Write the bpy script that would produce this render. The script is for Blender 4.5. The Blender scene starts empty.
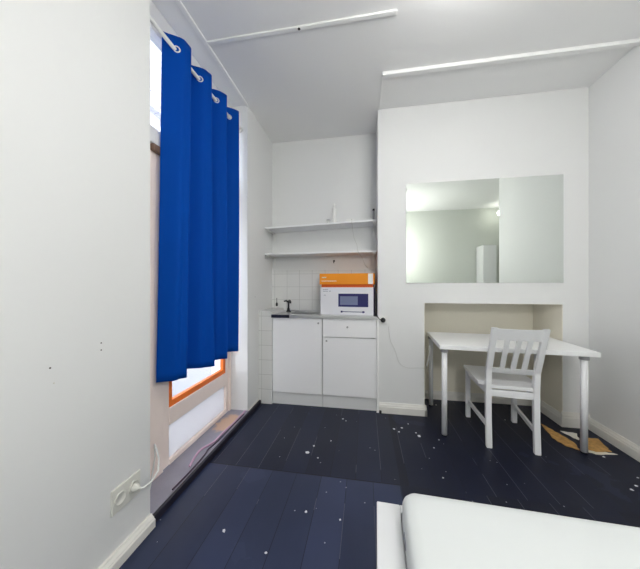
import bpy, bmesh, math, random
from mathutils import Vector, Matrix
random.seed(7)
R = math.radians
S = bpy.context.scene
COL = S.collection

# ------------------------------------------------------------------ camera
cd = bpy.data.cameras.new('camera'); cam = bpy.data.objects.new('camera', cd); COL.objects.link(cam)
cd.sensor_width = 36.0; cd.sensor_fit = 'HORIZONTAL'
cd.lens = 266.0 / 640.0 * 36.0
cd.shift_y = 1.5 / 640.0
cd.clip_start = 0.02
cam.location = (0, 0, 1.25); cam.rotation_euler = (R(90), 0, R(9.6))
S.camera = cam

# ------------------------------------------------------------------ world, exposure
W = bpy.data.worlds.new('sky'); S.world = W; W.use_nodes = True
bg = W.node_tree.nodes['Background']
bg.inputs[0].default_value = (0.93, 0.96, 1.0, 1); bg.inputs[1].default_value = 3.0
vs = S.view_settings
S.display_settings.display_device = 'sRGB'
vs.view_transform = 'Standard'; vs.look = 'None'; vs.gamma = 1.0; vs.use_curve_mapping = False
vs.exposure = 1.27
LAMP_MAIN = 15.0
LAMP_FILL = 38.0  # strength of the added globe behind the camera
LAMP_REAR = 9.0

# ------------------------------------------------------------------ materials
def sc(r, g, b):
    f = lambda c: (c/255)/12.92 if c/255 <= .04045 else ((c/255+.055)/1.055)**2.4
    return (f(r), f(g), f(b), 1)

def mat(name, col, rough=.5, metal=0.0, spec=.5, var=.0, scale=6.0, bump=0.0, bscale=60.0):
    m = bpy.data.materials.new(name); m.use_nodes = True
    nt = m.node_tree; p = nt.nodes['Principled BSDF']
    p.inputs['Base Color'].default_value = col
    p.inputs['Roughness'].default_value = rough
    p.inputs['Metallic'].default_value = metal
    p.inputs['Specular IOR Level'].default_value = spec
    tc = nt.nodes.new('ShaderNodeTexCoord')
    if var > 0:
        n = nt.nodes.new('ShaderNodeTexNoise'); n.inputs['Scale'].default_value = scale; n.inputs['Detail'].default_value = 4
        nt.links.new(tc.outputs['Object'], n.inputs['Vector'])
        mx = nt.nodes.new('ShaderNodeMix'); mx.data_type = 'RGBA'
        mx.inputs[6].default_value = tuple(c*(1-var) for c in col[:3]) + (1,)
        mx.inputs[7].default_value = tuple(min(1, c*(1+var)) for c in col[:3]) + (1,)
        nt.links.new(n.outputs['Fac'], mx.inputs[0]); nt.links.new(mx.outputs[2], p.inputs['Base Color'])
    if bump > 0:
        n2 = nt.nodes.new('ShaderNodeTexNoise'); n2.inputs['Scale'].default_value = bscale; n2.inputs['Detail'].default_value = 5
        nt.links.new(tc.outputs['Object'], n2.inputs['Vector'])
        b = nt.nodes.new('ShaderNodeBump'); b.inputs['Strength'].default_value = bump; b.inputs['Distance'].default_value = .004
        nt.links.new(n2.outputs['Fac'], b.inputs['Height']); nt.links.new(b.outputs['Normal'], p.inputs['Normal'])
    return m

M = {}
M['wall'] = mat('wall_paint', (.785, .79, .785, 1), .6, var=.02, scale=1.5, bump=.12, bscale=35)
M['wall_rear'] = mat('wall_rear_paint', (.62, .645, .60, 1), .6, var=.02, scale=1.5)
M['recess'] = mat('recess_paint', (.86, .82, .70, 1), .65, var=.03, scale=2)
M['ceiling'] = mat('ceiling_paint', (.89, .89, .885, 1), .55, var=.02, scale=1.2, bump=.1, bscale=12)
M['trim'] = mat('trim_gloss_white', (.90, .90, .89, 1), .35, var=.015, scale=5)
M['skirting'] = mat('skirting_paint', (.78, .765, .72, 1), .4, var=.04, scale=7)
M['cab'] = mat('cabinet_white_laminate', (.90, .90, .91, 1), .35)
M['cab_body'] = mat('cabinet_white_carcass', (.74, .745, .745, 1), .45)
M['white'] = mat('white_lacquer', (.91, .915, .93, 1), .3, var=.01)
M['table'] = mat('table_white_foil', (.90, .905, .91, 1), .33)
M['grey_plastic'] = mat('grey_plastic', (.35, .35, .36, 1), .5)
M['white_plastic'] = mat('white_plastic', (.82, .82, .80, 1), .35)
M['cream_plastic'] = mat('cream_plastic', (.74, .735, .68, 1), .4)
M['black_plastic'] = mat('black_plastic', (.008, .008, .012, 1), .4)
M['frame'] = mat('window_frame_paint', sc(250, 234, 226), .5, var=.05, scale=8, bump=.1)
M['frame_white'] = mat('window_white_paint', (.8, .8, .81, 1), .5, var=.02)

M['orange_bead'] = mat('orange_glazing_bead', sc(245, 122, 36), .5, var=.08, scale=9)
M['strip'] = mat('grey_sill_paint', sc(150, 147, 160), .6, var=.25, scale=6, bump=.2)
def worn_strip(m):
    nt = m.node_tree; p = nt.nodes['Principled BSDF']; L = nt.links.new
    src = p.inputs['Base Color'].links[0].from_socket
    tc = nt.nodes.new('ShaderNodeTexCoord'); mp = nt.nodes.new('ShaderNodeMapping'); mp.vector_type = 'TEXTURE'
    mp.inputs['Location'].default_value = (-1.20, 2.17, .045); mp.inputs['Scale'].default_value = (.085, .17, 1)
    L(tc.outputs['Object'], mp.inputs['Vector'])
    ln = nt.nodes.new('ShaderNodeVectorMath'); ln.operation = 'LENGTH'; L(mp.outputs[0], ln.inputs[0])
    n = nt.nodes.new('ShaderNodeTexNoise'); n.inputs['Scale'].default_value = 18; L(tc.outputs['Object'], n.inputs['Vector'])
    ad = nt.nodes.new('ShaderNodeMath'); ad.operation = 'ADD'; L(ln.outputs['Value'], ad.inputs[0]); L(n.outputs['Fac'], ad.inputs[1])
    lt = nt.nodes.new('ShaderNodeMapRange'); lt.inputs[1].default_value = 1.25; lt.inputs[2].default_value = 1.55; lt.inputs[3].default_value = .9; lt.inputs[4].default_value = 0
    L(ad.outputs[0], lt.inputs[0])
    mx = nt.nodes.new('ShaderNodeMix'); mx.data_type = 'RGBA'; mx.inputs[7].default_value = sc(205, 170, 145)
    L(lt.outputs[0], mx.inputs[0]); L(src, mx.inputs[6]); L(mx.outputs[2], p.inputs['Base Color'])
worn_strip(M['strip'])
M['kerb'] = mat('dark_kerb_paint', (.012, .010, .020, 1), .5)
M['steel'] = mat('brushed_steel', (.62, .62, .63, 1), .32, 1.0, var=.05, scale=20)
M['steel_dark'] = mat('dark_steel_edge', (.03, .03, .05, 1), .35, .6)
M['chrome'] = mat('chrome', (.55, .55, .57, 1), .15, 1.0)
M['tap'] = mat('dark_tap_metal', (.05, .05, .055, 1), .25, .8)
M['knob'] = mat('knob_metal', (.45, .45, .45, 1), .35, .8)
M['orange_box'] = mat('orange_cardboard', sc(245, 150, 10), .55, var=.04, scale=10)
M['orange_dark'] = mat('orange_cardboard_edge', sc(222, 92, 22), .6)
M['box_white'] = mat('white_cardboard', (.80, .80, .84, 1), .45)
M['box_navy'] = mat('navy_print', sc(28, 28, 98), .4)
M['box_window'] = mat('slate_print', sc(118, 126, 160), .4)
M['box_purple'] = mat('purple_cardboard', sc(70, 50, 120), .5)
M['print_white'] = mat('white_print', (.85, .85, .82, 1), .5)
M['print_grey'] = mat('grey_print', (.25, .25, .30, 1), .5)
M['sheet'] = mat('white_sheet', (.68, .705, .70, 1), .7, var=.01, scale=3, bump=.15, bscale=8)
M['bed'] = mat('bed_white_paint', (.72, .73, .74, 1), .4)
M['cardboard'] = mat('torn_brown_cardboard', sc(190, 146, 84), .75, var=.55, scale=30, bump=.4)
M['paper'] = mat('torn_white_paper', (.78, .75, .66, 1), .75, var=.08, scale=10)
M['flake'] = mat('paint_flake', (.75, .76, .78, 1), .6)
M['pink_cable'] = mat('pinkish_cable', sc(196, 160, 186), .5)
M['dark_cable'] = mat('dark_cable', sc(60, 40, 62), .5)
M['grey_cable'] = mat('grey_cable', (.62, .62, .60, 1), .5)
M['hole'] = mat('dark_hole', (.05, .045, .04, 1), .9)
M['stain'] = mat('filler_stain', (.70, .69, .63, 1), .8)
M['brown'] = mat('brown_wood', sc(120, 95, 80), .6)
M['pavement'] = mat('pavement', (.20, .20, .22, 1), .8, var=.1)

def glass_mat():
    m = bpy.data.materials.new('window_glass'); m.use_nodes = True; nt = m.node_tree
    nt.nodes.remove(nt.nodes['Principled BSDF']); out = nt.nodes['Material Output']
    t = nt.nodes.new('ShaderNodeBsdfTransparent'); t.inputs[0].default_value = (.93, .95, .96, 1)
    g = nt.nodes.new('ShaderNodeBsdfGlossy'); g.inputs['Roughness'].default_value = .02
    mx = nt.nodes.new('ShaderNodeMixShader')
    mx.inputs[0].default_value = .05; nt.links.new(t.outputs[0], mx.inputs[1]); nt.links.new(g.outputs[0], mx.inputs[2])
    nt.links.new(mx.outputs[0], out.inputs[0]); return m
M['glass'] = glass_mat()

def mirror_mat():
    m = mat('mirror_silver', (.80, .84, .80, 1), .015, 1.0); return m
M['mirror'] = mirror_mat()

def emit(name, col, st):
    m = bpy.data.materials.new(name); m.use_nodes = True; p = m.node_tree.nodes['Principled BSDF']
    p.inputs['Base Color'].default_value = (.9, .9, .88, 1)
    p.inputs['Emission Color'].default_value = col; p.inputs['Emission Strength'].default_value = st
    return m
M['lamp'] = emit('lit_opal_glass', (1, .99, .975, 1), LAMP_MAIN)
M['lamp_fill'] = emit('added_fill_globe', (1, .99, .975, 1), LAMP_FILL)  # glow of the added fill globe
M['lamp_rear'] = emit('lit_opal_glass_rear', (1, .97, .9, 1), LAMP_REAR)

def curtain_mat():
    m = bpy.data.materials.new('blue_curtain_cloth'); m.use_nodes = True; nt = m.node_tree
    p = nt.nodes['Principled BSDF']; out = nt.nodes['Material Output']
    p.inputs['Base Color'].default_value = (.0010, .076, .44, 1); p.inputs['Roughness'].default_value = .7
    p.inputs['Specular IOR Level'].default_value = .08
    t = nt.nodes.new('ShaderNodeBsdfTranslucent'); t.inputs[0].default_value = (.001, .09, .50, 1)
    mx = nt.nodes.new('ShaderNodeMixShader'); mx.inputs[0].default_value = .22
    tc = nt.nodes.new('ShaderNodeTexCoord'); n = nt.nodes.new('ShaderNodeTexNoise'); n.inputs['Scale'].default_value = 250
    b = nt.nodes.new('ShaderNodeBump'); b.inputs['Strength'].default_value = .15; b.inputs['Distance'].default_value = .002
    nt.links.new(tc.outputs['Object'], n.inputs['Vector']); nt.links.new(n.outputs['Fac'], b.inputs['Height'])
    nt.links.new(b.outputs['Normal'], p.inputs['Normal'])
    nt.links.new(p.outputs[0], mx.inputs[1]); nt.links.new(t.outputs[0], mx.inputs[2]); nt.links.new(mx.outputs[0], out.inputs[0])
    return m
M['curtain'] = curtain_mat()

def frosted_mat():
    m = mat('frosted_white_glass', (.90, .905, .91, 1), .4); nt = m.node_tree
    p = nt.nodes['Principled BSDF']; out = nt.nodes['Material Output']
    t = nt.nodes.new('ShaderNodeBsdfTranslucent'); t.inputs[0].default_value = (.9, .9, .92, 1)
    mx = nt.nodes.new('ShaderNodeMixShader'); mx.inputs[0].default_value = .5
    nt.links.new(p.outputs[0], mx.inputs[1]); nt.links.new(t.outputs[0], mx.inputs[2]); nt.links.new(mx.outputs[0], out.inputs[0])
    return m
M['panel'] = frosted_mat()

def tile_mat():
    m = bpy.data.materials.new('white_wall_tiles'); m.use_nodes = True; nt = m.node_tree
    p = nt.nodes['Principled BSDF']; p.inputs['Roughness'].default_value = .25
    tc = nt.nodes.new('ShaderNodeTexCoord'); sx = nt.nodes.new('ShaderNodeSeparateXYZ'); cx = nt.nodes.new('ShaderNodeCombineXYZ')
    nt.links.new(tc.outputs['Object'], sx.inputs[0]); nt.links.new(sx.outputs['X'], cx.inputs['X']); nt.links.new(sx.outputs['Z'], cx.inputs['Y'])
    br = nt.nodes.new('ShaderNodeTexBrick'); br.offset = 0.0
    br.inputs['Scale'].default_value = 1.0; br.inputs['Brick Width'].default_value = .155; br.inputs['Row Height'].default_value = .155
    br.inputs['Mortar Size'].default_value = .0022; br.inputs['Mortar Smooth'].default_value = .2
    br.inputs['Color1'].default_value = (.78, .78, .77, 1); br.inputs['Color2'].default_value = (.76, .765, .755, 1); br.inputs['Mortar'].default_value = (.52, .52, .51, 1)
    nt.links.new(cx.outputs[0], br.inputs['Vector']); nt.links.new(br.outputs['Color'], p.inputs['Base Color'])
    return m
M['tile'] = tile_mat()

def floor_mat():
    m = bpy.data.materials.new('navy_painted_boards'); m.use_nodes = True; nt = m.node_tree; L = nt.links.new
    p = nt.nodes['Principled BSDF']
    def nd(t, **kw):
        n = nt.nodes.new(t)
        for k, v in kw.items(): setattr(n, k, v)
        return n
    def mth(op, a, b=None, c=None):
        n = nd('ShaderNodeMath', operation=op)
        for i, v in enumerate((a, b, c)):
            if v is None: continue
            if isinstance(v, (int, float)): n.inputs[i].default_value = v
            else: L(v, n.inputs[i])
        return n.outputs[0]
    tc = nd('ShaderNodeTexCoord'); sx = nd('ShaderNodeSeparateXYZ'); L(tc.outputs['Object'], sx.inputs[0])
    X, Y = sx.outputs['X'], sx.outputs['Y']
    near = mth('LESS_THAN', Y, 1.73)
    xs = mth('ADD', X, mth('MULTIPLY', near, .055))
    q = mth('DIVIDE', mth('ADD', xs, 10.02), .166)
    idx = mth('FLOOR', q); fr = mth('FRACT', q)
    # board id noise
    cb = nd('ShaderNodeCombineXYZ'); L(idx, cb.inputs['X']); L(near, cb.inputs['Y'])
    wn = nd('ShaderNodeTexWhiteNoise', noise_dimensions='3D'); L(cb.outputs[0], wn.inputs['Vector'])
    # stretched grain
    mp = nd('ShaderNodeMapping'); mp.inputs['Scale'].default_value = (30, 1.6, 1); L(tc.outputs['Object'], mp.inputs['Vector'])
    gn = nd('ShaderNodeTexNoise'); gn.inputs['Scale'].default_value = 1.0; gn.inputs['Detail'].default_value = 5; L(mp.outputs[0], gn.inputs['Vector'])
    bn = nd('ShaderNodeTexNoise'); bn.inputs['Scale'].default_value = 2.2; bn.inputs['Detail'].default_value = 6; L(tc.outputs['Object'], bn.inputs['Vector'])
    def mix(f, a, b):
        n = nd('ShaderNodeMix', data_type='RGBA')
        for i, v in ((0, f), (6, a), (7, b)):
            if isinstance(v, (tuple, float, int)): n.inputs[i].default_value = v
            else: L(v, n.inputs[i])
        return n.outputs[2]
    base = mix(wn.outputs['Value'], (.0025, .0035, .011, 1), (.004, .0065, .022, 1))
    base = mix(mth('MULTIPLY', gn.outputs['Fac'], .30), base, (.010, .014, .040, 1))
    # dusty wear on left boards, strongest near, plus window sheen painted into the colour
    nx = mth('LESS_THAN', X, .22)
    dn = nd('ShaderNodeTexNoise'); dn.inputs['Scale'].default_value = 1.1; dn.inputs['Detail'].default_value = 3; L(tc.outputs['Object'], dn.inputs['Vector'])
    dust_sheen = mth('MULTIPLY', mth('MULTIPLY', mth('ADD', near, .35), nx), mth('MULTIPLY', dn.outputs['Fac'], mth('ADD', .60, mth('MULTIPLY', wn.outputs['Value'], .3))))
    base = mix(dust_sheen, base, (.055, .072, .150, 1))
    # scuffs
    sc_ = mth('MULTIPLY', mth('GREATER_THAN', bn.outputs['Fac'], .63), .12)
    base = mix(sc_, base, (.07, .09, .17, 1))
    # joints: thin, dusty in places
    e = mth('MINIMUM', fr, mth('SUBTRACT', 1.0, fr))
    jt = mth('LESS_THAN', e, .008)
    jn = nd('ShaderNodeTexNoise'); jn.inputs['Scale'].default_value = 1.3; L(tc.outputs['Object'], jn.inputs['Vector'])
    jd = mth('GREATER_THAN', jn.outputs['Fac'], .50)
    base = mix(jt, base, (.002, .002, .004, 1))
    base = mix(mth('MULTIPLY', mth('MULTIPLY', jt, jd), .30), base, (.32, .34, .42, 1))
    jy = mth('LESS_THAN', mth('ABSOLUTE', mth('SUBTRACT', Y, 1.73)), .004)
    base = mix(mth('MULTIPLY', jy, nx), base, (.004, .004, .008, 1))
    # small white paint flecks
    vo = nd('ShaderNodeTexVoronoi', feature='F1'); vo.inputs['Scale'].default_value = 26; L(tc.outputs['Object'], vo.inputs['Vector'])
    sp = nd('ShaderNodeSeparateColor'); L(vo.outputs['Color'], sp.inputs[0])
    fl = mth('MULTIPLY', mth('LESS_THAN', vo.outputs['Distance'], .10), mth('GREATER_THAN', sp.outputs[0], .93))
    base = mix(mth('MULTIPLY', fl, .7), base, (.55, .57, .62, 1))
    L(base, p.inputs['Base Color'])
    rg = mth('ADD', .34, mth('MULTIPLY', bn.outputs['Fac'], .16)); L(rg, p.inputs['Roughness'])
    p.inputs['Specular IOR Level'].default_value = .32
    hb = mth('ADD', mth('MULTIPLY', mth('SUBTRACT', 1.0, jt), 1.0), mth('MULTIPLY', gn.outputs['Fac'], .15))
    b = nd('ShaderNodeBump'); b.inputs['Strength'].default_value = .35; b.inputs['Distance'].default_value = .003
    L(hb, b.inputs['Height']); L(b.outputs['Normal'], p.inputs['Normal'])
    return m
M['floor'] = floor_mat()

def facade_mat():
    m = bpy.data.materials.new('pale_facade'); m.use_nodes = True; nt = m.node_tree
    p = nt.nodes['Principled BSDF']; p.inputs['Roughness'].default_value = .8
    tc = nt.nodes.new('ShaderNodeTexCoord'); sx = nt.nodes.new('ShaderNodeSeparateXYZ'); cx = nt.nodes.new('ShaderNodeCombineXYZ')
    nt.links.new(tc.outputs['Object'], sx.inputs[0]); nt.links.new(sx.outputs['Y'], cx.inputs['X']); nt.links.new(sx.outputs['Z'], cx.inputs['Y'])
    br = nt.nodes.new('ShaderNodeTexBrick'); br.inputs['Scale'].default_value = 1; br.inputs['Brick Width'].default_value = .5; br.inputs['Row Height'].default_value = .24
    br.inputs['Mortar Size'].default_value = .02
    br.inputs['Color1'].default_value = (.27, .27, .31, 1); br.inputs['Color2'].default_value = (.33, .33, .37, 1); br.inputs['Mortar'].default_value = (.17, .17, .22, 1)
    nt.links.new(cx.outputs[0], br.inputs['Vector']); nt.links.new(br.outputs['Color'], p.inputs['Base Color'])
    return m
M['facade'] = facade_mat()

# ------------------------------------------------------------------ mesh helpers
class MB:
    def __init__(s): s.bm = bmesh.new()
    def box(s, x0, x1, y0, y1, z0, z1, bevel=0.0, mtx=None, seg=2):
        g = bmesh.ops.create_cube(s.bm, size=1.0)
        vsx = g['verts']
        for v in vsx:
            v.co = Vector((x0+(v.co.x+.5)*(x1-x0), y0+(v.co.y+.5)*(y1-y0), z0+(v.co.z+.5)*(z1-z0)))
        if mtx is not None: bmesh.ops.transform(s.bm, matrix=mtx, verts=vsx)
        if bevel > 0:
            ed = list({e for v in vsx for e in v.link_edges})
            bmesh.ops.bevel(s.bm, geom=ed, offset=bevel, segments=seg, profile=.5, affect='EDGES')
        return s
    def tube(s, pts, rad, n=10, cap=True):
        pts = [Vector(p) for p in pts]; rings = []
        rads = rad if isinstance(rad, (list, tuple)) else [rad]*len(pts)
        up = Vector((0, 0, 1)); prev = None
        for i, p in enumerate(pts):
            d = (pts[min(i+1, len(pts)-1)] - pts[max(i-1, 0)]).normalized()
            if prev is None:
                a = up if abs(d.z) < .9 else Vector((1, 0, 0)); u = d.cross(a).normalized()
            else:
                u = (prev - d*prev.dot(d)).normalized()
            prev = u; w = d.cross(u)
            rings.append([s.bm.verts.new(p + (u*math.cos(t)+w*math.sin(t))*rads[i]) for t in [2*math.pi*k/n for k in range(n)]])
        for a, b in zip(rings, rings[1:]):
            for k in range(n): s.bm.faces.new((a[k], a[(k+1) % n], b[(k+1) % n], b[k]))
        if cap:
            s.bm.faces.new(rings[0][::-1]); s.bm.faces.new(rings[-1])
        return s
    def lathe(s, prof, c=(0, 0, 0), n=24, mtx=None):
        rings = []; new = []
        for r, z in prof:
            ring = [s.bm.verts.new((c[0]+r*math.cos(2*math.pi*k/n), c[1]+r*math.sin(2*math.pi*k/n), c[2]+z)) for k in range(n)]
            rings.append(ring); new += ring
        for a, b in zip(rings, rings[1:]):
            for k in range(n): s.bm.faces.new((a[k], a[(k+1) % n], b[(k+1) % n], b[k]))
        s.bm.faces.new(rings[0][::-1]); s.bm.faces.new(rings[-1])
        if mtx is not None: bmesh.ops.transform(s.bm, matrix=mtx, verts=new)
        return s
    def prism(s, poly, z0, z1):
        a = [s.bm.verts.new((x, y, z0)) for x, y in poly]; b = [s.bm.verts.new((x, y, z1)) for x, y in poly]
        s.bm.faces.new(a[::-1]); s.bm.faces.new(b); n = len(poly)
        for k in range(n): s.bm.faces.new((a[k], a[(k+1) % n], b[(k+1) % n], b[k]))
        return s
    def torus(s, c, axis, R0, r, n=20, m=8):
        q = Vector((0, 0, 1)).rotation_difference(Vector(axis)).to_matrix()
        g = []
        for i in range(n):
            t = 2*math.pi*i/n
            g.append([s.bm.verts.new(Vector(c)+q@Vector(((R0+r*math.cos(f))*math.cos(t), (R0+r*math.cos(f))*math.sin(t), r*math.sin(f)))) for f in [2*math.pi*k/m for k in range(m)]])
        for i in range(n):
            for k in range(m): s.bm.faces.new((g[i][k], g[(i+1) % n][k], g[(i+1) % n][(k+1) % m], g[i][(k+1) % m]))
        return s
    def build(s, name, m, parent=None, smooth=False, loc=None, rot=None):
        bmesh.ops.recalc_face_normals(s.bm, faces=s.bm.faces[:])
        me = bpy.data.meshes.new(name); s.bm.to_mesh(me); s.bm.free()
        if smooth:
            for f in me.polygons: f.use_smooth = True
        o = bpy.data.objects.new(name, me); COL.objects.link(o)
        me.materials.append(M[m] if isinstance(m, str) else m)
        if parent is not None: o.parent = parent
        if loc is not None: o.location = loc
        if rot is not None: o.rotation_euler = rot
        return o

def tag(o, label, cat, group=None, kind=None):
    o['label'] = label; o['category'] = cat
    if group: o['group'] = group
    if kind: o['kind'] = kind
    return o
def thing(name, label, cat, loc=(0, 0, 0), rz=0, group=None):
    o = bpy.data.objects.new(name, None); COL.objects.link(o); o.empty_display_size = .1
    o.location = loc; o.rotation_euler = (0, 0, rz); tag(o, label, cat, group); return o
def struct(o, label, cat):
    o['kind'] = 'structure'; o['label'] = label; o['category'] = cat; return o
def bx(name, m, b, parent=None, bevel=0.0, mtx=None):
    return MB().box(*b, bevel=bevel, mtx=mtx).build(name, m, parent)

H = 3.00            # ceiling height
XL, XLF = -1.105, -1.12   # left wall near / pier
YB, YA = 2.70, 3.12  # chimney-breast face, alcove back
XC = .125           # left flank of the chimney breast
XR = 1.94           # right wall
YR = -1.15          # rear wall
XH = 3.3            # far side of the space beside the bed
RX0, RX1, RZ = .564, 1.740, 1.085   # recess under the mirror

# ------------------------------------------------------------------ setting
o = bx('floor', 'floor', (-1.35, XH+.1, YR-.1, 3.25, -.06, 0)); struct(o, 'dark navy painted floorboards with white flecks', 'floor')
o = bx('ceiling', 'ceiling', (-1.5, XH+.1, YR-.1, 3.25, H, H+.08)); struct(o, 'white panelled ceiling', 'ceiling')
WL = bx('wall_left', 'wall', (-1.5, XL, YR-.1, 1.22, 0, H)); struct(WL, 'white painted wall nearest on the left', 'wall')
o = bx('wall_left', 'wall', (-1.5, XLF, 2.42, 3.25, 0, H)); struct(o, 'white wall between window and kitchen alcove', 'wall')
o = bx('wall_back', 'wall', (XLF, XC, YA, 3.25, 0, H)); struct(o, 'white wall at the back of the kitchen alcove', 'wall')
m_ = MB()
m_.box(XC, RX0, YB, 3.25, 0, H); m_.box(RX1, XR, YB, 3.25, 0, H); m_.box(RX0, RX1, YB, 3.25, RZ, H)
WF = m_.build('wall_front', 'wall'); struct(WF, 'white chimney breast wall carrying the mirror', 'wall')
m_ = MB()
m_.box(RX0, RX1, YA, 3.25, 0, RZ)
m_.box(RX1-.004, RX1, YB+.003, YA, 0, RZ-.001); m_.box(RX0, RX0+.004, YB+.003, YA, 0, RZ-.001)
o = m_.build('wall_recess', 'recess'); struct(o, 'cream back wall of the low recess behind the table', 'wall')
o = bx('wall_right', 'wall', (XR, XH+.1, 1.1, 3.25, 0, H)); struct(o, 'white wall on the right', 'wall')
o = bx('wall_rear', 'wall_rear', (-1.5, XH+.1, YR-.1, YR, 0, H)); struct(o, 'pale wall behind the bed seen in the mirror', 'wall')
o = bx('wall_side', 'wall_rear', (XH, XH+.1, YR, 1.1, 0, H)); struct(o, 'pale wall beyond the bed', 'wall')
# tiles
o = bx('wall_splashback', 'tile', (XLF, XC, YA-.012, YA, .5, 1.44)); struct(o, 'white square tiles behind the sink', 'tiles')
o = bx('wall_infill', 'tile', (XLF, -.972, 2.69, YA-.012, 0, .985)); struct(o, 'white tiled infill left of the sink cabinet', 'tiles')

# ceiling battens and mouldings
def trim(nm, b, label, m='trim', bev=.004):
    o = bx(nm, m, b, None, bev); struct(o, label, 'trim'); return o
trim('trim_1', (-1.147, -1.112, 1.22, 2.42, H-.014, H), 'white moulding along the ceiling above the curtain')
trim('trim_2', (-1.115, .20, 1.735, 1.765, H-.012, H), 'white ceiling batten ending above the kitchen')
trim('trim_3', (.14, XR, 2.225, 2.265, H-.028, H), 'white ceiling batten above the mirror wall')
trim('trim_4', (.135, .150, 2.265, YB, H-.006, H), 'thin seam in the ceiling panels', 'ceiling', .001)

# skirtings: profiled boards
def skirting(nm, p0, p1, nrm, h, t, label):
    """board from p0 to p1 on the floor, standing out along nrm"""
    p0 = Vector(p0+(0,)); p1 = Vector(p1+(0,)); n = Vector(nrm+(0,))
    prof = [(0, 0), (t, 0), (t, h*.62), (t*.75, h*.70), (t*.80, h*.76), (t*.45, h*.90), (t*.35, h), (0, h)]
    bm = bmesh.new()
    a = [bm.verts.new(p0+n*d+Vector((0, 0, z))) for d, z in prof]; b = [bm.verts.new(p1+n*d+Vector((0, 0, z))) for d, z in prof]
    k = len(prof); bm.faces.new(a[::-1]); bm.faces.new(b)
    for i in range(k): bm.faces.new((a[i], a[(i+1) % k], b[(i+1) % k], b[i]))
    q = MB(); q.bm.free(); q.bm = bm
    o = q.build(nm, 'skirting'); struct(o, label, 'skirting'); return o
skirting('baseboard_left', (XL, YR), (XL, 1.22), (1, 0), .065, .032, 'white skirting along the left wall')
skirting('baseboard_right', (XR, 1.1), (XR, YB-.02), (-1, 0), .10, .02, 'white skirting along the right wall')
skirting('baseboard_front', (XC+.012, YB), (RX0+.018, YB), (0, -1), .10, .022, 'white skirting under the chimney breast')
skirting('baseboard_front', (RX1-.015, YB), (XR, YB), (0, -1), .13, .018, 'white skirting right of the recess')
skirting('baseboard_recess', (RX0, YA), (RX1, YA), (0, -1), .09, .018, 'skirting at the back of the recess')
skirting('baseboard_recess', (RX1-.004, YB-.018), (RX1-.004, YA-.018), (-1, 0), .11, .015, 'skirting on the right side of the recess')
skirting('baseboard_recess', (RX0+.004, YA-.018), (RX0+.004, YB-.022), (1, 0), .10, .018, 'skirting on the left side of the recess')
skirting('baseboard_pier', (XLF, 2.425), (XLF, 2.688), (1, 0), .05, .012, 'low skirting beside the window step')
skirting('baseboard_rear', (XL+.032, YR), (XH, YR), (0, 1), .10, .018, 'skirting on the wall behind the bed')

# raised sill step before the window
o = bx('trim_5', 'strip', (-1.30, -1.108, 1.22, 2.42, 0, .045), None, .002); struct(o, 'grey step in front of the window', 'step')
o = bx('trim_6', 'kerb', (-1.108, -1.088, 1.22, 2.68, 0, .042), None, .003); struct(o, 'black painted edge of the window step', 'step')

# window
WX = -1.30
m_ = MB()
m_.box(WX-.06, WX+.012, 1.22, 1.53, .045, 2.12, .004)       # near post
m_.box(WX-.06, WX+.012, 2.385, 2.42, .045, 2.12, .004)      # far post
WIN = m_.build('window_1', 'frame'); struct(WIN, 'tall window with beige frame behind the blue curtain', 'window')
m_ = MB()
m_.box(WX-.05, WX, 1.53, 1.597, .045, 2.12, .005)
m_.box(WX-.05, WX, 2.335, 2.385, .045, 2.12, .005)
m_.box(WX-.05, WX+.004, 1.597, 2.335, .312, .428, .005)
m_.box(WX-.05, WX+.004, 1.597, 2.335, .045, .078, .004)
m_.build('casement_frame', 'frame', WIN)
m_ = MB()
m_.box(WX-.06, WX+.03, 1.22, 2.42, 2.12, 2.22, .006)
m_.box(WX-.06, WX+.004, 1.22, 1.385, 2.22, 2.83, .004); m_.box(WX-.06, WX+.004, 2.37, 2.42, 2.22, 2.83, .004)
m_.box(WX-.06, WX+.012, 1.22, 2.42, 2.83, H, .004)
m_.build('transom_frame', 'frame_white', WIN)
bx('catch_block', 'brown', (WX+.012, WX+.04, 1.42, 1.50, 2.075, 2.12), WIN, .006)
m_ = MB()
m_.box(WX-.036, WX-.006, 1.597, 1.632, .468, 2.08); m_.box(WX-.036, WX-.006, 2.30, 2.335, .468, 2.08)
m_.box(WX-.036, WX-.006, 1.597, 2.335, .428, .468); m_.box(WX-.036, WX-.006, 1.597, 2.335, 2.08, 2.12)
m_.build('glazing_bead', 'orange_bead', WIN)
bx('lower_panel', 'panel', (WX-.04, WX-.02, 1.597, 2.335, .078, .312), WIN)
bx('pane', 'glass', (WX-.026, WX-.022, 1.632, 2.30, .468, 2.08), WIN)
bx('pane', 'glass', (WX-.036, WX-.032, 1.385, 2.37, 2.22, 2.83), WIN)
# outside
o = bx('pavement', 'pavement', (-9, -1.5, -4, 9, -.35, -.15)); struct(o, 'pale pavement outside the window', 'ground')
m_ = MB(); m_.box(-9, -7.5, -8, 14, -.15, 12.0)
for zf in (.8, 4.5, 8.2):
    for k in range(9):
        m_.box(-7.55, -7.42, -7+2.3*k, -5.7+2.3*k, zf, zf+2.4, .02); m_.box(-7.6, -7.35, -7.1+2.3*k, -5.6+2.3*k, zf-.12, zf)
    m_.box(-7.6, -7.3, -8, 14, zf+3.0, zf+3.2)
o = m_.build('facade', 'facade'); struct(o, 'pale brick facade across the street', 'building')

# wall blemishes on the left wall
def dot(parent, y, z, r, m='hole', x=XL):
    q = MB(); q.lathe([(r, 0), (r, .002), (r*.6, .0026)], n=10, mtx=Matrix.Translation((x-.0012, y, z))@Matrix.Rotation(R(90), 4, 'Y'))
    q.build('screw_hole', m, parent)

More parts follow.
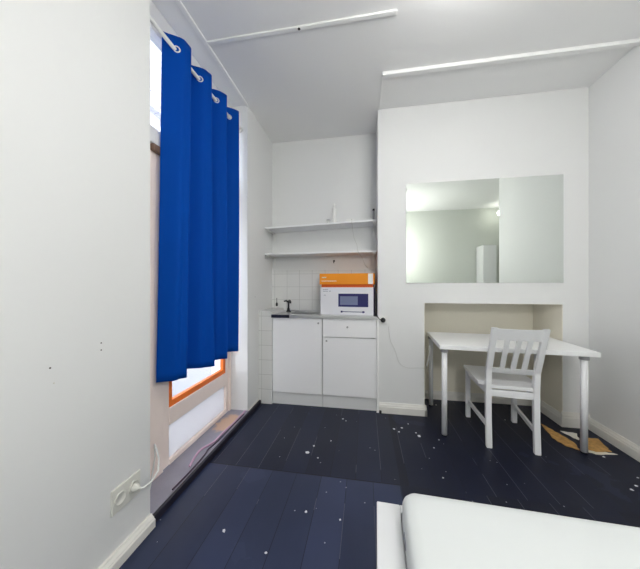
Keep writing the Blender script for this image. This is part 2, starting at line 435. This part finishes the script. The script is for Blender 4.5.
# ------------------------------------------------------------------ curtain rod and curtain
rod = thing('curtain_rod', 'white curtain rod above the window', 'curtain rod', (-1.2, 1.22, 2.765))
MB().tube([(0, .002, 0), (0, 1.198, 0)], .0125, 14).build('pole', 'white_plastic', rod, True)
for y in (.012, 1.188):
    MB().tube([(0, y-.01, 0), (0, y+.01, 0)], .026, 16).build('end_socket', 'white_plastic', rod, True)

Y0, Y1 = 1.478, 2.330
ROWS = 44; COLS = 260
NP = 3.7; PH0 = 1.0
def curtain_x(t, v):
    """t 0..1 along the rod, v 0 top .. 1 hem"""
    ph = -PH0 + 2*math.pi*NP*(max(t, 0)**1.10 + .018*math.sin(5*t+1.0) * v + .02*v*math.sin(11*t))
    a = .056 + .012*v*math.sin(3.3*t+.6) + .006*v
    x = a*math.sin(ph - .3*v) 
    x += (.008+.008*v)*math.sin(2*ph+1.3+2.2*t) + (.003+.004*v)*math.sin(3*ph+.4) + .006*v*math.sin(7*t+4*v)
    return x
bm = bmesh.new(); grid = []
for r_ in range(ROWS+1):
    v = r_/ROWS; row = []
    for c in range(COLS+1):
        t = c/COLS
        yy = Y0 + (Y1-Y0)*(t + .012*v*math.sin(2*math.pi*NP*t+.8)) + -.040*v*(1-t)**1.5 - .045*v*t
        z = 2.85 - v*(2.85-.655) + .006*math.sin(9*t)*v
        row.append(bm.verts.new((-1.2+curtain_x(t, v), yy, z)))
    grid.append(row)
for r_ in range(ROWS):
    for c in range(COLS): bm.faces.new((grid[r_][c], grid[r_][c+1], grid[r_+1][c+1], grid[r_+1][c]))
q = MB(); q.bm.free(); q.bm = bm
CUR = q.build('curtain', 'curtain', None, True)
sm = CUR.modifiers.new('cloth_thickness', 'SOLIDIFY'); sm.thickness = .003; sm.offset = 0
tag(CUR, 'long royal blue eyelet curtain hanging before the window', 'curtain')
for k in range(8):
    if (k+PH0/math.pi)/(2*NP) > .985: break
    t = ((k+PH0/math.pi)/(2*NP))**(1/1.10)
    d = .004
    v = (2.85-2.765)/(2.85-.655)
    ax = Vector((curtain_x(t+d, v)-curtain_x(t-d, v), 2*d*(Y1-Y0), 0)).normalized()
    nrm = Vector((ax.y, -ax.x, 0))
    yy = Y0+(Y1-Y0)*t
    g = MB().torus((-1.2+curtain_x(t, v), yy, 2.765), nrm, .0185, .0050).build('grommet', 'white_plastic', CUR, True)
    g['label'] = 'white eyelet ring'

# ------------------------------------------------------------------ kitchen
CY = 2.70
def knob(parent, x, y, z):
    MB().lathe([(.005, 0), (.005, .008), (.009, .012), (.010, .018), (.006, .021)], n=14, mtx=Matrix.Translation((x, y, z))@Matrix.Rotation(R(90), 4, 'X')).build('knob', 'knob', parent, True)
c1 = thing('sink_cabinet', 'white base cabinet with one door beneath the sink', 'cabinet', (-.70, 2.90, 0))
m_ = MB(); w0, w1 = -.270, .268
def carcass(w0, w1, shelf):
    m_ = MB(); y0, y1 = -.18, .205
    m_.box(w0, w0+.016, y0, y1, .13, .918); m_.box(w1-.016, w1, y0, y1, .13, .918)
    m_.box(w0+.016, w1-.016, y0, y1, .13, .146); m_.box(w0+.016, w1-.016, y1-.01, y1, .146, .918)
    m_.box(w0+.016, w1-.016, y0, y1-.01, shelf, shelf+.016)
    return m_
carcass(-.270, .266, .5).build('body', 'cab_body', c1)
bx('plinth', 'cab_body', (-.270, .266, -.182, -.165, 0, .13), c1)
d = bx('door', 'cab', (-.268, .261, -.20, -.182, .132, .914), c1, .002); knob(d, .228, -.20, .868)
c2 = thing('drawer_cabinet', 'white base cabinet with a drawer above a door, below the boxes', 'cabinet', (-.155, 2.90, 0))
carcass(-.275, .268, .70).build('body', 'cab_body', c2)
bx('plinth', 'cab_body', (-.275, .268, -.182, -.165, 0, .13), c2)
d = bx('door', 'cab', (-.272, .268, -.20, -.182, .132, .722), c2, .002); knob(d, -.232, -.20, .690)
d = bx('drawer', 'cab', (-.272, .268, -.20, -.182, .730, .914), c2, .002); knob(d, -.02, -.20, .835)
o = bx('trim_7', 'trim', (.113, .135, 2.678, 2.70, 0, .915), None, .002); struct(o, 'white strip between cabinet and wall', 'trim')

# worktop with inset basin
wt = thing('sink_worktop', 'stainless steel worktop with inset sink on the cabinets', 'worktop', (-.42, 2.9, .918))
bmx0, bmx1, by0, by1 = -.40, -.08, -.11, .12
m_ = MB()
x0, x1, y0, y1 = -.552, .545, -.21, .205
m_.box(x0, bmx0, y0, y1, .0, .030, .002); m_.box(bmx1, x1, y0, y1, .0, .030, .002)
m_.box(bmx0, bmx1, y0, by0, .0, .030); m_.box(bmx0, bmx1, by1, y1, .0, .030)
m_.box(x0, x1, y1-.012, y1, .030, .045)
m_.build('counter', 'steel', wt)
m_ = MB()
m_.box(bmx0, bmx0+.004, by0, by1, -.13, .026); m_.box(bmx1-.004, bmx1, by0, by1, -.13, .026)
m_.box(bmx0, bmx1, by0, by0+.004, -.13, .026); m_.box(bmx0, bmx1, by1-.004, by1, -.13, .026); m_.box(bmx0, bmx1, by0, by1, -.134, -.13)
m_.build('sink_basin', 'steel', wt)
m_ = MB(); m_.box(x0-.004, -.36, y0-.006, y0, -.002, .030, .002); m_.box(x0-.006, x0, y0-.006, y1, -.002, .030, .002)
e = m_.build('edge_band', 'steel_dark', wt); e['label'] = 'black front edge strip'
bx('edge_band', 'steel', (-.36, x1, y0-.006, y0, -.002, .030), wt, .002)
MB().lathe([(.018, 0), (.018, .003), (.012, .004)], c=(-.24, 0, -.131), n=18).build('drain', 'chrome', wt, True)

fa = thing('faucet', 'dark curved faucet behind the sink', 'faucet', (-.885, 3.02, .948))
MB().lathe([(.028, 0), (.028, .012), (.016, .016), (.015, .04)], n=18).build('base', 'tap', fa, True)
MB().tube([(0, 0, .03), (0, 0, .105), (.003, -.006, .122), (.016, -.025, .134), (.032, -.055, .134), (.044, -.08, .122), (.048, -.09, .108)], .0105, 12).build('spout', 'tap', fa, True)
MB().tube([(-.006, 0, .116), (-.030, -.004, .130), (-.055, -.008, .122)], [.012, .010, .008], 10).build('handle', 'tap', fa, True)
# bottle brush hung on tiles
hk = thing('dish_brush', 'small dark dish brush hanging on the tiles left of the faucet', 'brush', (-1.055, 3.095, 1.005))
MB().tube([(0, 0, .045), (0, 0, .10)], .004, 8).build('handle', 'black_plastic', hk, True)
MB().lathe([(.006, 0), (.013, .006), (.013, .03), (.006, .046)], n=14).build('bristle_head', 'black_plastic', hk, True)

# boxes on the worktop
mb = thing('cardboard_box', 'white carton printed with a microwave oven, on the worktop', 'box', (-.180, 2.925, .948), R(-4.5))
bw, bd, bh = .278, .145, .288
bx('carton', 'box_white', (-bw, bw, -bd, bd, 0, bh), mb, .003)
e = bx('side_print', 'box_purple', (bw-.001, bw+.0012, -bd+.001, bd-.004, .002, bh-.002), mb)
m_ = MB(); m_.box(-.085, .225, -bd-.0014, -bd+.001, .085, .222, .0006)
pi_ = m_.build('microwave_print', 'box_navy', mb); pi_['label'] = 'dark printed picture of a microwave'
bx('door_print', 'box_window', (-.066, .118, -bd-.0022, -bd-.0012, .105, .195), pi_)
m_ = MB(); m_.box(-.06, .19, -bd-.0014, -bd+.001, .030, .037); m_.box(-.06, -.04, -bd-.0014, -bd+.001, .024, .043); m_.box(.165, .185, -bd-.0014, -bd+.001, .024, .043)
m_.build('handle_print', 'box_navy', mb)
for i, (xa, xb, za) in enumerate([(-.25, -.205, .262), (-.25, -.20, .243), (-.185, -.165, .243), (-.24, -.22, .20)]):
    xx = xa; m_ = MB()
    while xx < xb: m_.box(xx, xx+.007, -bd-.0012, -bd+.001, za, za+.008); xx += .011
    m_.build('lettering', 'print_grey', mb)

ob = thing('orange_box', 'long flat orange carton lying on the white carton', 'box', (-.180, 2.925, 1.2365), R(-4.0))
bx('lid', 'orange_box', (-.288, .285, -.150, .14, .030, .145), ob, .003)
bx('tray', 'orange_dark', (-.270, .268, -.138, .13, 0, .032), ob, .003)
e = bx('end_label', 'print_white', (.222, .272, -.1515, -.149, .034, .141), ob); e['label'] = 'white end label'
for xa, xb, za, hh in [(-.262, -.222, .098, .012), (-.265, -.11, .062, .008)]:
    xx = xa; m_ = MB()
    while xx < xb: m_.box(xx, xx+.009, -.1512, -.149, za, za+hh); xx += .0125
    m_.build('lettering', 'print_white', ob)

# alcove shelves
def wall_shelf(z, tilt, y0, label):
    t = thing('wall_shelf', label, 'shelf', ((XLF+XC)/2, YA-.001, z)); t.rotation_euler = (0, R(tilt), 0)
    w = (XC-XLF)/2-.004
    bx('board', 'white', (-w, w, y0-YA, 0, 0, .018), t, .002)
    return t
s1 = wall_shelf(1.915, -1.9, 2.86, 'white upper shelf across the kitchen alcove, slightly tilted')
s2 = wall_shelf(1.605, -.3, 2.86, 'white lower shelf above the boxes in the kitchen alcove')
def shelf_bracket(t, x):
    m_ = MB(); m_.box(x-.009, x+.009, -.24, -.002, -.016, 0, .002); m_.box(x-.009, x+.009, -.014, -.002, -.10, -.016, .002)
    m_.build('bracket', 'white_plastic', t)
w = (XC-XLF)/2
for t in (s1, s2):
    shelf_bracket(t, -w+.03); shelf_bracket(t, w-.03)
e = MB().box(-w+.005, -w+.012, -.262, -.25, -.045, 0, .001).build('end_clip', 'grey_plastic', s2)

def shz(x): return 1.915+.018/math.cos(R(1.9)) + (x-(XLF+XC)/2)*math.tan(R(1.9))
bo = thing('bottle', 'slim white bottle standing on the upper alcove shelf', 'bottle', (-.335, 2.93, shz(-.335)+.001))
MB().lathe([(.024, 0), (.026, .006), (.026, .15), (.018, .172), (.010, .180), (.010, .19)], n=22).build('body', 'white_plastic', bo, True)
MB().lathe([(.012, .186), (.012, .215), (.009, .219)], n=18).build('cap', 'white_plastic', bo, True)
jr = thing('jar', 'small grey jar left of the white bottle on the shelf', 'jar', (-.40, 2.92, shz(-.40)+.001))
MB().lathe([(.018, 0), (.019, .004), (.019, .035)], n=18).build('body', 'grey_cable', jr, True)
MB().lathe([(.020, .035), (.020, .046), (.017, .048)], n=18).build('lid', 'grey_plastic', jr, True)
tn = thing('charger', 'small pale charger block with a wire on the upper shelf', 'charger', (-.16, 2.93, shz(-.16)+.003))
bx('body', 'white_plastic', (-.045, .045, -.03, .03, 0, .030), tn, .005)
bx('cover', 'cream_plastic', (-.03, .03, -.02, .02, .030, .034), tn, .001)
MB().tube([(.0, -.031, .012), (.02, -.085, .012), (.023, -.097, -.02), (.03, -.095, -.10), (.045, -.09, -.19), (.075, -.10, -.26), (.085, -.105, -.33), (.13, -.08, -.40), (.16, -.02, -.47), (.19, .03, -.50)], .0025, 6).build('wire', 'grey_cable', tn, True)
pk = thing('roll_tube', 'dark slim tube leaning in the right corner of the shelf', 'tube', (.095, 3.05, shz(.095)+.003))
MB().lathe([(.010, 0), (.012, .002), (.012, .14), (.010, .143)], n=14).build('body', 'grey_plastic', pk, True)
MB().lathe([(.013, .14), (.013, .16), (.010, .163)], n=14).build('cap', 'black_plastic', pk, True)
h1 = thing('wall_hook', 'small black hook on the wall under the lower shelf', 'hook', (-.36, YA, 1.545))
MB().lathe([(.012, 0), (.012, .004), (.009, .006)], n=14, mtx=Matrix.Rotation(R(90), 4, 'X')).build('base', 'black_plastic', h1, True)
MB().tube([(0, -.004, 0), (0, -.024, -.002), (0, -.032, -.012), (0, -.026, -.026), (0, -.016, -.022)], .0045, 8).build('hook', 'black_plastic', h1, True)

# ------------------------------------------------------------------ mirror
mi = thing('mirror', 'large frameless rectangular mirror on the white wall above the table', 'mirror', (1.068, YB, 1.279))
bx('glass', 'mirror', (-.673, .673, -.007, -.002, 0, .965), mi, .0012)
bx('backing', 'grey_plastic', (-.671, .671, -.002, 0, .002, .963), mi)
for x, z in ((-.668, .90),):
    bx('clip', 'white_plastic', (x-.008, x+.006, -.012, 0, z, z+.018), mi, .002)

# ------------------------------------------------------------------ table
TB = thing('table', 'white rectangular table pushed into the low recess under the mirror', 'table', (.606, 2.318, 0), R(-4.0))
TW, TD = 1.085, .66
bx('table_top', 'table', (0, TW, 0, TD, .730, .765), TB, .003)
for lx, ly in ((.045, .05), (TW-.075, .045), (.030, TD-.04), (TW-.115, TD-.06)):
    l = MB().tube([(lx, ly, .012), (lx, ly, .725)], .0215, 20).build('leg', 'white', TB, True)
    MB().lathe([(.030, .700), (.030, .730)], c=(lx, ly, 0), n=20).build('collar', 'grey_plastic', l, False)
    MB().lathe([(.014, 0), (.020, .002), (.020, .012)], c=(lx, ly, 0), n=18).build('foot', 'black_plastic', l, False)

# ------------------------------------------------------------------ chair
CH = thing('dining_chair', 'white wooden slat back chair pushed in at the table', 'chair', (1.107, 2.255, 0), R(-6.5))
RW, FW, DP = .158, .190, .475
def post(x):
    # rear leg and back post in one piece, raked above and below the seat
    bm = bmesh.new(); prof = [(-.020, 0, .034), (-.004, .25, .038), (0, .45, .042), (-.012, .60, .040), (-.150, .948, .030)]
    rings = []
    for y, z, d in prof:
        hw = .0195
        rings.append([bm.verts.new((x+a*hw, y+b*d/2, z)) for a, b in ((-1, -1), (1, -1), (1, 1), (-1, 1))])
    for a, b in zip(rings, rings[1:]):
        for k in range(4): bm.faces.new((a[k], a[(k+1) % 4], b[(k+1) % 4], b[k]))
    bm.faces.new(rings[0][::-1]); bm.faces.new(rings[-1])
    bmesh.ops.recalc_face_normals(bm, faces=bm.faces[:])
    bmesh.ops.bevel(bm, geom=bm.edges[:], offset=.003, segments=2, affect='EDGES')
    q = MB(); q.bm.free(); q.bm = bm; return q
def back_y(z): return -.012 - (z-.60)/(.348)*.138 if z > .6 else 0
for sx in (-1, 1):
    post(sx*RW).build('rear_leg', 'white', CH)
    MB().box(sx*FW-.019, sx*FW+.019, DP-.019, DP+.019, 0, .457, .003).build('front_leg', 'white', CH)
    a = Vector((sx*RW, .012, .155)); b = Vector((sx*FW, DP-.015, .155)); dv = b-a
    mtx = Matrix.Translation((a+b)/2)@Matrix.Rotation(math.atan2(dv.y, dv.x), 4, 'Z')
    MB().box(-dv.length/2, dv.length/2, -.009, .009, -.017, .017, .002, mtx).build('stretcher', 'white', CH)
    a.z = b.z = .428; mtx = Matrix.Translation((a+b)/2)@Matrix.Rotation(math.atan2(dv.y, dv.x), 4, 'Z')
    MB().box(-dv.length/2, dv.length/2, -.010, .010, -.028, .028, .002, mtx).build('apron', 'white', CH)
MB().box(-FW+.015, FW-.015, DP-.009, DP+.011, .40, .456, .002).build('apron', 'white', CH)
MB().box(-RW+.015, RW-.015, -.012, .010, .395, .447, .002).build('apron', 'white', CH)
# seat: gently dished trapezoid
bm = bmesh.new(); N = 14; top = []; bot = []
for j in range(N+1):
    v = j/N; rt = []; rb = []
    for i in range(N+1):
        u = i/N*2-1
        hw = (RW-.021)+(FW+.03-(RW-.021))*min(1, max(0, (v-.10)/.1)) if v < .2 else FW+.03-.004*(1-v)
        if v < .2: hw = RW-.022 if v < .08 else FW+.02
        y = -.012+v*(DP+.045)
        dz = -.010*(1-u*u)*math.sin(math.pi*min(1, v*1.05))
        rt.append(bm.verts.new((u*hw, y, .484+dz))); rb.append(bm.verts.new((u*hw, y, .458)))
    top.append(rt); bot.append(rb)
for j in range(N):
    for i in range(N):
        bm.faces.new((top[j][i], top[j][i+1], top[j+1][i+1], top[j+1][i])); bm.faces.new((bot[j+1][i], bot[j+1][i+1], bot[j][i+1], bot[j][i]))
for j in range(N):
    bm.faces.new((top[j][0], top[j+1][0], bot[j+1][0], bot[j][0])); bm.faces.new((top[j+1][N], top[j][N], bot[j][N], bot[j+1][N]))
for i in range(N):
    bm.faces.new((top[0][i+1], top[0][i], bot[0][i], bot[0][i+1])); bm.faces.new((top[N][i], top[N][i+1], bot[N][i+1], bot[N][i]))
q = MB(); q.bm.free(); q.bm = bm; q.build('seat', 'white', CH)
def rail(z0, z1, name, bow, th=.020):
    bm = bmesh.new(); n = 16; rings = []
    for i in range(n+1):
        u = i/n*2-1; x = u*(RW-.012); yo = bow*(1-u*u)
        rings.append([bm.verts.new((x, back_y(z)+yo+s*th/2, z)) for z, s in ((z0, -1), (z0, 1), (z1, 1), (z1, -1))])
    for a, b in zip(rings, rings[1:]):
        for k in range(4): bm.faces.new((a[k], a[(k+1) % 4], b[(k+1) % 4], b[k]))
    bm.faces.new(rings[0][::-1]); bm.faces.new(rings[-1])
    bmesh.ops.recalc_face_normals(bm, faces=bm.faces[:])
    q = MB(); q.bm.free(); q.bm = bm; return q.build(name, 'white', CH)
rail(.855, .941, 'top_rail', -.022)
rail(.580, .622, 'lower_rail', -.006)
for x in (-.072, 0, .072):
    bm = bmesh.new(); rings = []
    for i in range(7):
        z = .616+(.862-.616)*i/6; f = 1-(x/.146)**2
        yo = (-.006+(-.022+.006)*i/6)*f
        rings.append([bm.verts.new((x+a*.0165, back_y(z)+yo+b*.006, z)) for a, b in ((-1, -1), (1, -1), (1, 1), (-1, 1))])
    for a, b in zip(rings, rings[1:]):
        for k in range(4): bm.faces.new((a[k], a[(k+1) % 4], b[(k+1) % 4], b[k]))
    bm.faces.new(rings[0][::-1]); bm.faces.new(rings[-1])
    q = MB(); q.bm.free(); q.bm = bm; q.build('slat', 'white', CH)

# ------------------------------------------------------------------ bed
BD = thing('bed', 'white bed frame with a wide ledge around the mattress', 'bed', (.045, 1.05, 0), R(-2.3))
BL, BWd = 2.05, 1.50
bx('footboard', 'bed', (0, .085, -BWd, 0, .05, .42), BD, .003)
bx('side_rail', 'bed', (.085, BL-.03, -.036, 0, .16, .42), BD, .003)
bx('side_rail', 'bed', (.085, BL-.03, -BWd, -BWd+.045, .16, .42), BD, .003)
bx('headboard', 'bed', (BL-.03, BL, -BWd, 0, .05, .80), BD, .004)
bx('bed_base', 'bed', (.085, BL-.03, -BWd+.045, -.045, .30, .32), BD)
for x in (.02, BL-.055):
    for y in (-.06, -BWd+.02): bx('leg', 'bed', (x, x+.05, y, y+.04, 0, .052), BD)
def rounded(x0, x1, y0, y1, r, n=8):
    pts = []
    for cx, cy, a0 in ((x1-r, y1-r, 0), (x0+r, y1-r, 90), (x0+r, y0+r, 180), (x1-r, y0+r, 270)):
        for k in range(n+1):
            a = R(a0+90*k/n); pts.append((cx+r*math.cos(a), cy+r*math.sin(a)))
    return pts
MT = thing('mattress', 'white sheeted mattress lying on the bed frame', 'mattress', (.045, 1.05, .321), R(-2.3))
bm = bmesh.new(); rings = []
mx0, mx1, my0, my1 = .087, BL-.035, -BWd+.05, -.040
for ins, z in ((.012, 0), (.0, .012), (0, .166), (.004, .179), (.012, .189), (.024, .195), (.045, .198), (.10, .199), (.25, .200)):
    rr = max(.045-ins*.5, .012) if ins < .05 else .03
    rings.append([bm.verts.new((x, y, z)) for x, y in rounded(mx0+ins, mx1-ins, my0+ins, my1-ins, rr)])
k = len(rings[0])
for a, b in zip(rings, rings[1:]):
    for i in range(k): bm.faces.new((a[i], a[(i+1) % k], b[(i+1) % k], b[i]))
bm.faces.new(rings[0][::-1]); bm.faces.new(rings[-1])
q = MB(); q.bm.free(); q.bm = bm; q.build('cover', 'sheet', MT, True)
e = bx('tag', 'print_grey', (mx0-.0015, mx0+.003, my1-.16, my1-.115, .118, .135), MT); e['label'] = 'small dark tag'

# ------------------------------------------------------------------ sockets and cables
so = thing('wall_socket', 'cream double wall socket low on the left wall', 'socket', (XL, 1.075, .288))
bx('plate', 'cream_plastic', (0, .010, -.075, .075, -.056, .056), so, .003)
for y in (-.036, .036):
    MB().lathe([(.028, 0), (.028, .006), (.024, .006), (.022, .003)], n=20, mtx=Matrix.Translation((.009, y, 0))@Matrix.Rotation(R(90), 4, 'Y')).build('outlet', 'cream_plastic', so, True)
pl = thing('plug', 'cream plug with white cable in the double socket on the left wall', 'plug', (XL+.0135, 1.105, .288))
MB().lathe([(.019, 0), (.019, .012), (.012, .026), (.008, .034)], n=16, mtx=Matrix.Rotation(R(90), 4, 'Y')).build('body', 'cream_plastic', pl, True)
MB().tube([(.030, 0, 0), (.045, .01, -.005), (.045, .06, -.01), (.03, .12, 0), (-.005, .165, .03), (-.04, .19, .06), (-.08, .22, .065), (-.115, .26, .04), (-.12, .27, -.03), (-.12, .25, -.12), (-.115, .22, -.20), (-.10, .2, -.231)], .0045, 8).build('cord', 'white_plastic', pl, True)

def smooth_path(pts, n=6):
    P = [Vector(p) for p in pts]; out = []
    for i in range(len(P)-1):
        p0, p1, p2, p3 = P[max(i-1, 0)], P[i], P[i+1], P[min(i+2, len(P)-1)]
        for k in range(n):
            t = k/n
            out.append(.5*((2*p1)+(-p0+p2)*t+(2*p0-5*p1+4*p2-p3)*t*t+(-p0+3*p1-3*p2+p3)*t**3))
    out.append(P[-1]); return out
o = MB().tube(smooth_path([(-1.137, 2.40, .052), (-1.134, 2.3, .052), (-1.134, 2.15, .052), (-1.145, 2.0, .052), (-1.147, 1.88, .052), (-1.185, 1.78, .052), (-1.178, 1.70, .052), (-1.15, 1.60, .052)]), .0075, 8).build('cable', 'pink_cable', None, True)
tag(o, 'pinkish cable snaking along the grey step under the window', 'cable')
o = MB().tube(smooth_path([(-1.118, 2.34, .051), (-1.122, 2.1, .051), (-1.122, 1.9, .051), (-1.135, 1.8, .051), (-1.122, 1.72, .051), (-1.115, 1.55, .051), (-1.118, 1.40, .051)]), .005, 8).build('cable', 'dark_cable', None, True)
tag(o, 'dark cable lying along the black edge of the window step', 'cable')

s3 = thing('wall_socket', 'white wall socket at worktop height beside the cabinets', 'socket', (.175, YB, .915))
bx('plate', 'white_plastic', (-.035, .045, -.010, 0, -.04, .04), s3, .003)
MB().lathe([(.026, 0), (.026, .003), (.022, .003)], n=20, mtx=Matrix.Translation((.0, -.010, 0))@Matrix.Rotation(R(90), 4, 'X')).build('outlet', 'white_plastic', s3, True)
p3 = thing('plug', 'black plug in the socket beside the worktop', 'plug', (.175, YB-.0135, .915))
MB().lathe([(.024, 0), (.024, .020), (.016, .034), (.010, .040)], n=18, mtx=Matrix.Rotation(R(90), 4, 'X')).build('body', 'black_plastic', p3, True)
MB().tube(smooth_path([(0, -.036, -.004), (-.012, -.055, .0), (-.04, -.060, .018), (-.055, -.075, .040)]), .004, 8).build('cord', 'black_plastic', p3, True)
o = MB().tube(smooth_path([(.225, YB-.004, .86), (.245, YB-.004, .72), (.29, YB-.004, .62), (.33, YB-.004, .50), (.40, YB-.004, .455), (.50, YB-.004, .457), (.575, YB-.004, .46)]), .0022, 6).build('wire', 'grey_cable', None, True)
tag(o, 'thin grey wire running down the chimney breast towards the recess', 'wire')
o = MB().tube(smooth_path([(.590, 2.72, .47), (.600, 2.70, .54), (.612, 2.69, .62), (.607, 2.66, .67), (.598, 2.64, .69)]), .006, 8).build('cable', 'white_plastic', None, True)
tag(o, 'white cable looping at the left edge of the table', 'cable')
bk = MB(); bk.box(.137, .16, 2.655, 2.676, 0, .03, .004)
o = bk.build('door_stop', 'black_plastic'); tag(o, 'small black stopper on the floor at the cabinet corner', 'stopper')

# blemishes (children of the wall)
for y, z, r in ((.773, .958, .0032), (.959, 1.008, .003), (.959, .978, .003)): dot(WL, y, z, r)
dot(WL, .785, .90, .003, 'stain')
q = [o for o in COL.objects if o.get('label') == 'white wall between window and kitchen alcove'][0]
dot(q, 2.60, 1.136, .004, 'hole', XLF)
bt = [o for o in COL.objects if o.get('label') == 'white ceiling batten ending above the kitchen'][0]
MB().lathe([(.007, -.003), (.010, 0)], c=(-.44, 1.75, H-.012), n=12).build('screw_head', 'hole', bt, True)
# ------------------------------------------------------------------ torn cardboard in the right corner
def sheet(poly, z, t, name, m, label, cat, group=None, curl=0.0):
    bm = bmesh.new(); n = len(poly)
    cx = sum(p[0] for p in poly)/n; cy = sum(p[1] for p in poly)/n
    pts = []
    for i in range(n):
        (xa, ya), (xb, yb) = poly[i], poly[(i+1) % n]
        for k in range(4):
            f = k/4; j = .006 if k else 0
            pts.append((xa+(xb-xa)*f+random.uniform(-j, j), ya+(yb-ya)*f+random.uniform(-j, j)))
    tr = [bm.verts.new((x, y, z+t+curl*random.random())) for x, y in pts]; br = [bm.verts.new((v.co.x, v.co.y, v.co.z-t)) for v in tr]
    ct = bm.verts.new((cx, cy, z+t)); cb = bm.verts.new((cx, cy, z)); k = len(pts)
    for i in range(k):
        bm.faces.new((tr[i], tr[(i+1) % k], ct)); bm.faces.new((br[(i+1) % k], br[i], cb)); bm.faces.new((tr[(i+1) % k], tr[i], br[i], br[(i+1) % k]))
    q = MB(); q.bm.free(); q.bm = bm; o = q.build(name, m); tag(o, label, cat, group); return o
G = 'torn cardboard and paper in the corner'
def fl(u, v, z=0.0):   # floor point for a measured spot
    th = R(9.6); f = 266.0; fw = (1.25-z)*f/(v-286.0); rt = (u-320)/f*fw
    return (fw*-math.sin(th)+rt*math.cos(th), fw*math.cos(th)+rt*math.sin(th))
sheet([fl(541, 424), fl(552, 430), fl(566, 438), fl(577, 446), fl(580, 451), fl(565, 446), fl(552, 438)], .0005, .003, 'cardboard_scrap', 'cardboard', 'long torn strip of brown cardboard beside the recess', 'cardboard', G, .004)
sheet([fl(560, 432), fl(577, 434.5), fl(579, 441), fl(572, 438)], .006, .0015, 'paper_scrap', 'paper', 'white torn paper triangle on the floor behind the table leg', 'paper', G, .003)
sheet([fl(583, 438), fl(598, 440), fl(606, 448), fl(612, 453), fl(596, 453), fl(583, 449)], .0045, .003, 'cardboard_scrap', 'cardboard', 'torn brown cardboard piece against the right wall', 'cardboard', G, .005)
sheet([fl(581, 448), fl(600, 451), fl(618, 455), fl(596, 454.5), fl(584, 451.5)], .0005, .0018, 'paper_scrap', 'paper', 'white paper edge under the brown cardboard by the right wall', 'paper', G, .002)

# paint flakes on the boards
def flake(u, v, r, label):
    r *= 1.25
    x, y = fl(u, v); n = 7
    poly = [(x+r*random.uniform(.6, 1.2)*math.cos(2*math.pi*i/n), y+r*random.uniform(.6, 1.2)*math.sin(2*math.pi*i/n)) for i in range(n)]
    q = MB(); q.prism(poly, .0003, .0022); o = q.build('paint_flake', 'flake'); tag(o, label, 'paint flake', 'paint flakes on the floorboards')
flake(307.5, 452.5, .013, 'largest white paint flake in the middle of the dark floor')
small = [(314, 446, .006), (224, 531, .008), (306, 512, .007), (343, 419, .008), (346, 421, .005), (331, 441, .005), (266, 553, .006), (318, 458, .005), (340, 520, .005),
         (419, 436, .009), (416, 433, .005), (402, 428, .006), (394, 429, .006), (408, 424, .004), (399, 432, .005), (434, 448, .005), (439, 440, .005), (436, 405, .006), (443, 478, .005),
         (604, 457, .007), (636, 486, .008), (632, 490, .007), (505, 420, .005), (638, 478, .005)]
for u, v, r in small: flake(u, v, r*(1.45 if 390 < u < 425 else 1), 'small white paint flake on the dark floorboards')

# ------------------------------------------------------------------ things seen in the mirror, ceiling lamp out of view, added fill lamp
wc = thing('tall_cabinet', 'tall narrow white cabinet seen in the mirror', 'cabinet', (2.61, YR+.21, 0))
bx('body', 'cab_body', (-.13, .13, -.18, .15, 0, 2.12), wc)
d = bx('door', 'cab', (-.128, .128, .151, .169, .06, 2.11), wc, .002); MB().lathe([(.006, 0), (.011, .018)], n=12, mtx=Matrix.Translation((.1, .169, 1.1))@Matrix.Rotation(R(-90), 4, 'X')).build('knob', 'knob', d, True)

def dome(loc, m, label):
    t = thing('ceiling_lamp', label, 'lamp', loc)
    MB().lathe([(.075, -.050), (.085, -.045), (.085, -.004), (.08, 0)], n=32).build('base', 'white_plastic', t, True)
    prof = [(.165*math.sin(a), -.095+.055*math.cos(a)) for a in [math.pi*k/20 for k in range(1, 20)]]
    MB().lathe(prof[::-1], n=40).build('shade', m, t, True)
dome((.60, 1.30, H), 'lamp', 'flat round opal ceiling lamp over the floor before the mirror')
def pendant(loc, drop, r_, m, label):
    gl = thing('pendant_lamp', label, 'lamp', loc)
    MB().lathe([(.035, -.02), (.04, 0)], n=20).build('canopy', 'white_plastic', gl, True)
    MB().tube([(0, 0, -.02), (0, 0, -drop)], .004, 8).build('cord', 'white_plastic', gl, True)
    MB().lathe([(r_*math.sin(a), -drop-r_+r_*math.cos(a)) for a in [math.pi*k/16 for k in range(1, 16)]][::-1], n=28).build('shade', m, gl, True)
pendant((.62, -.45, H), .85, .13, 'lamp_fill', 'large round white hanging lamp added out of view over the bed as fill light')  # added unseen lamp, brightens the surfaces facing the camera
pendant((2.84, -.85, H), .14, .05, 'lamp_rear', 'small round white hanging lamp seen at the edge in the mirror')
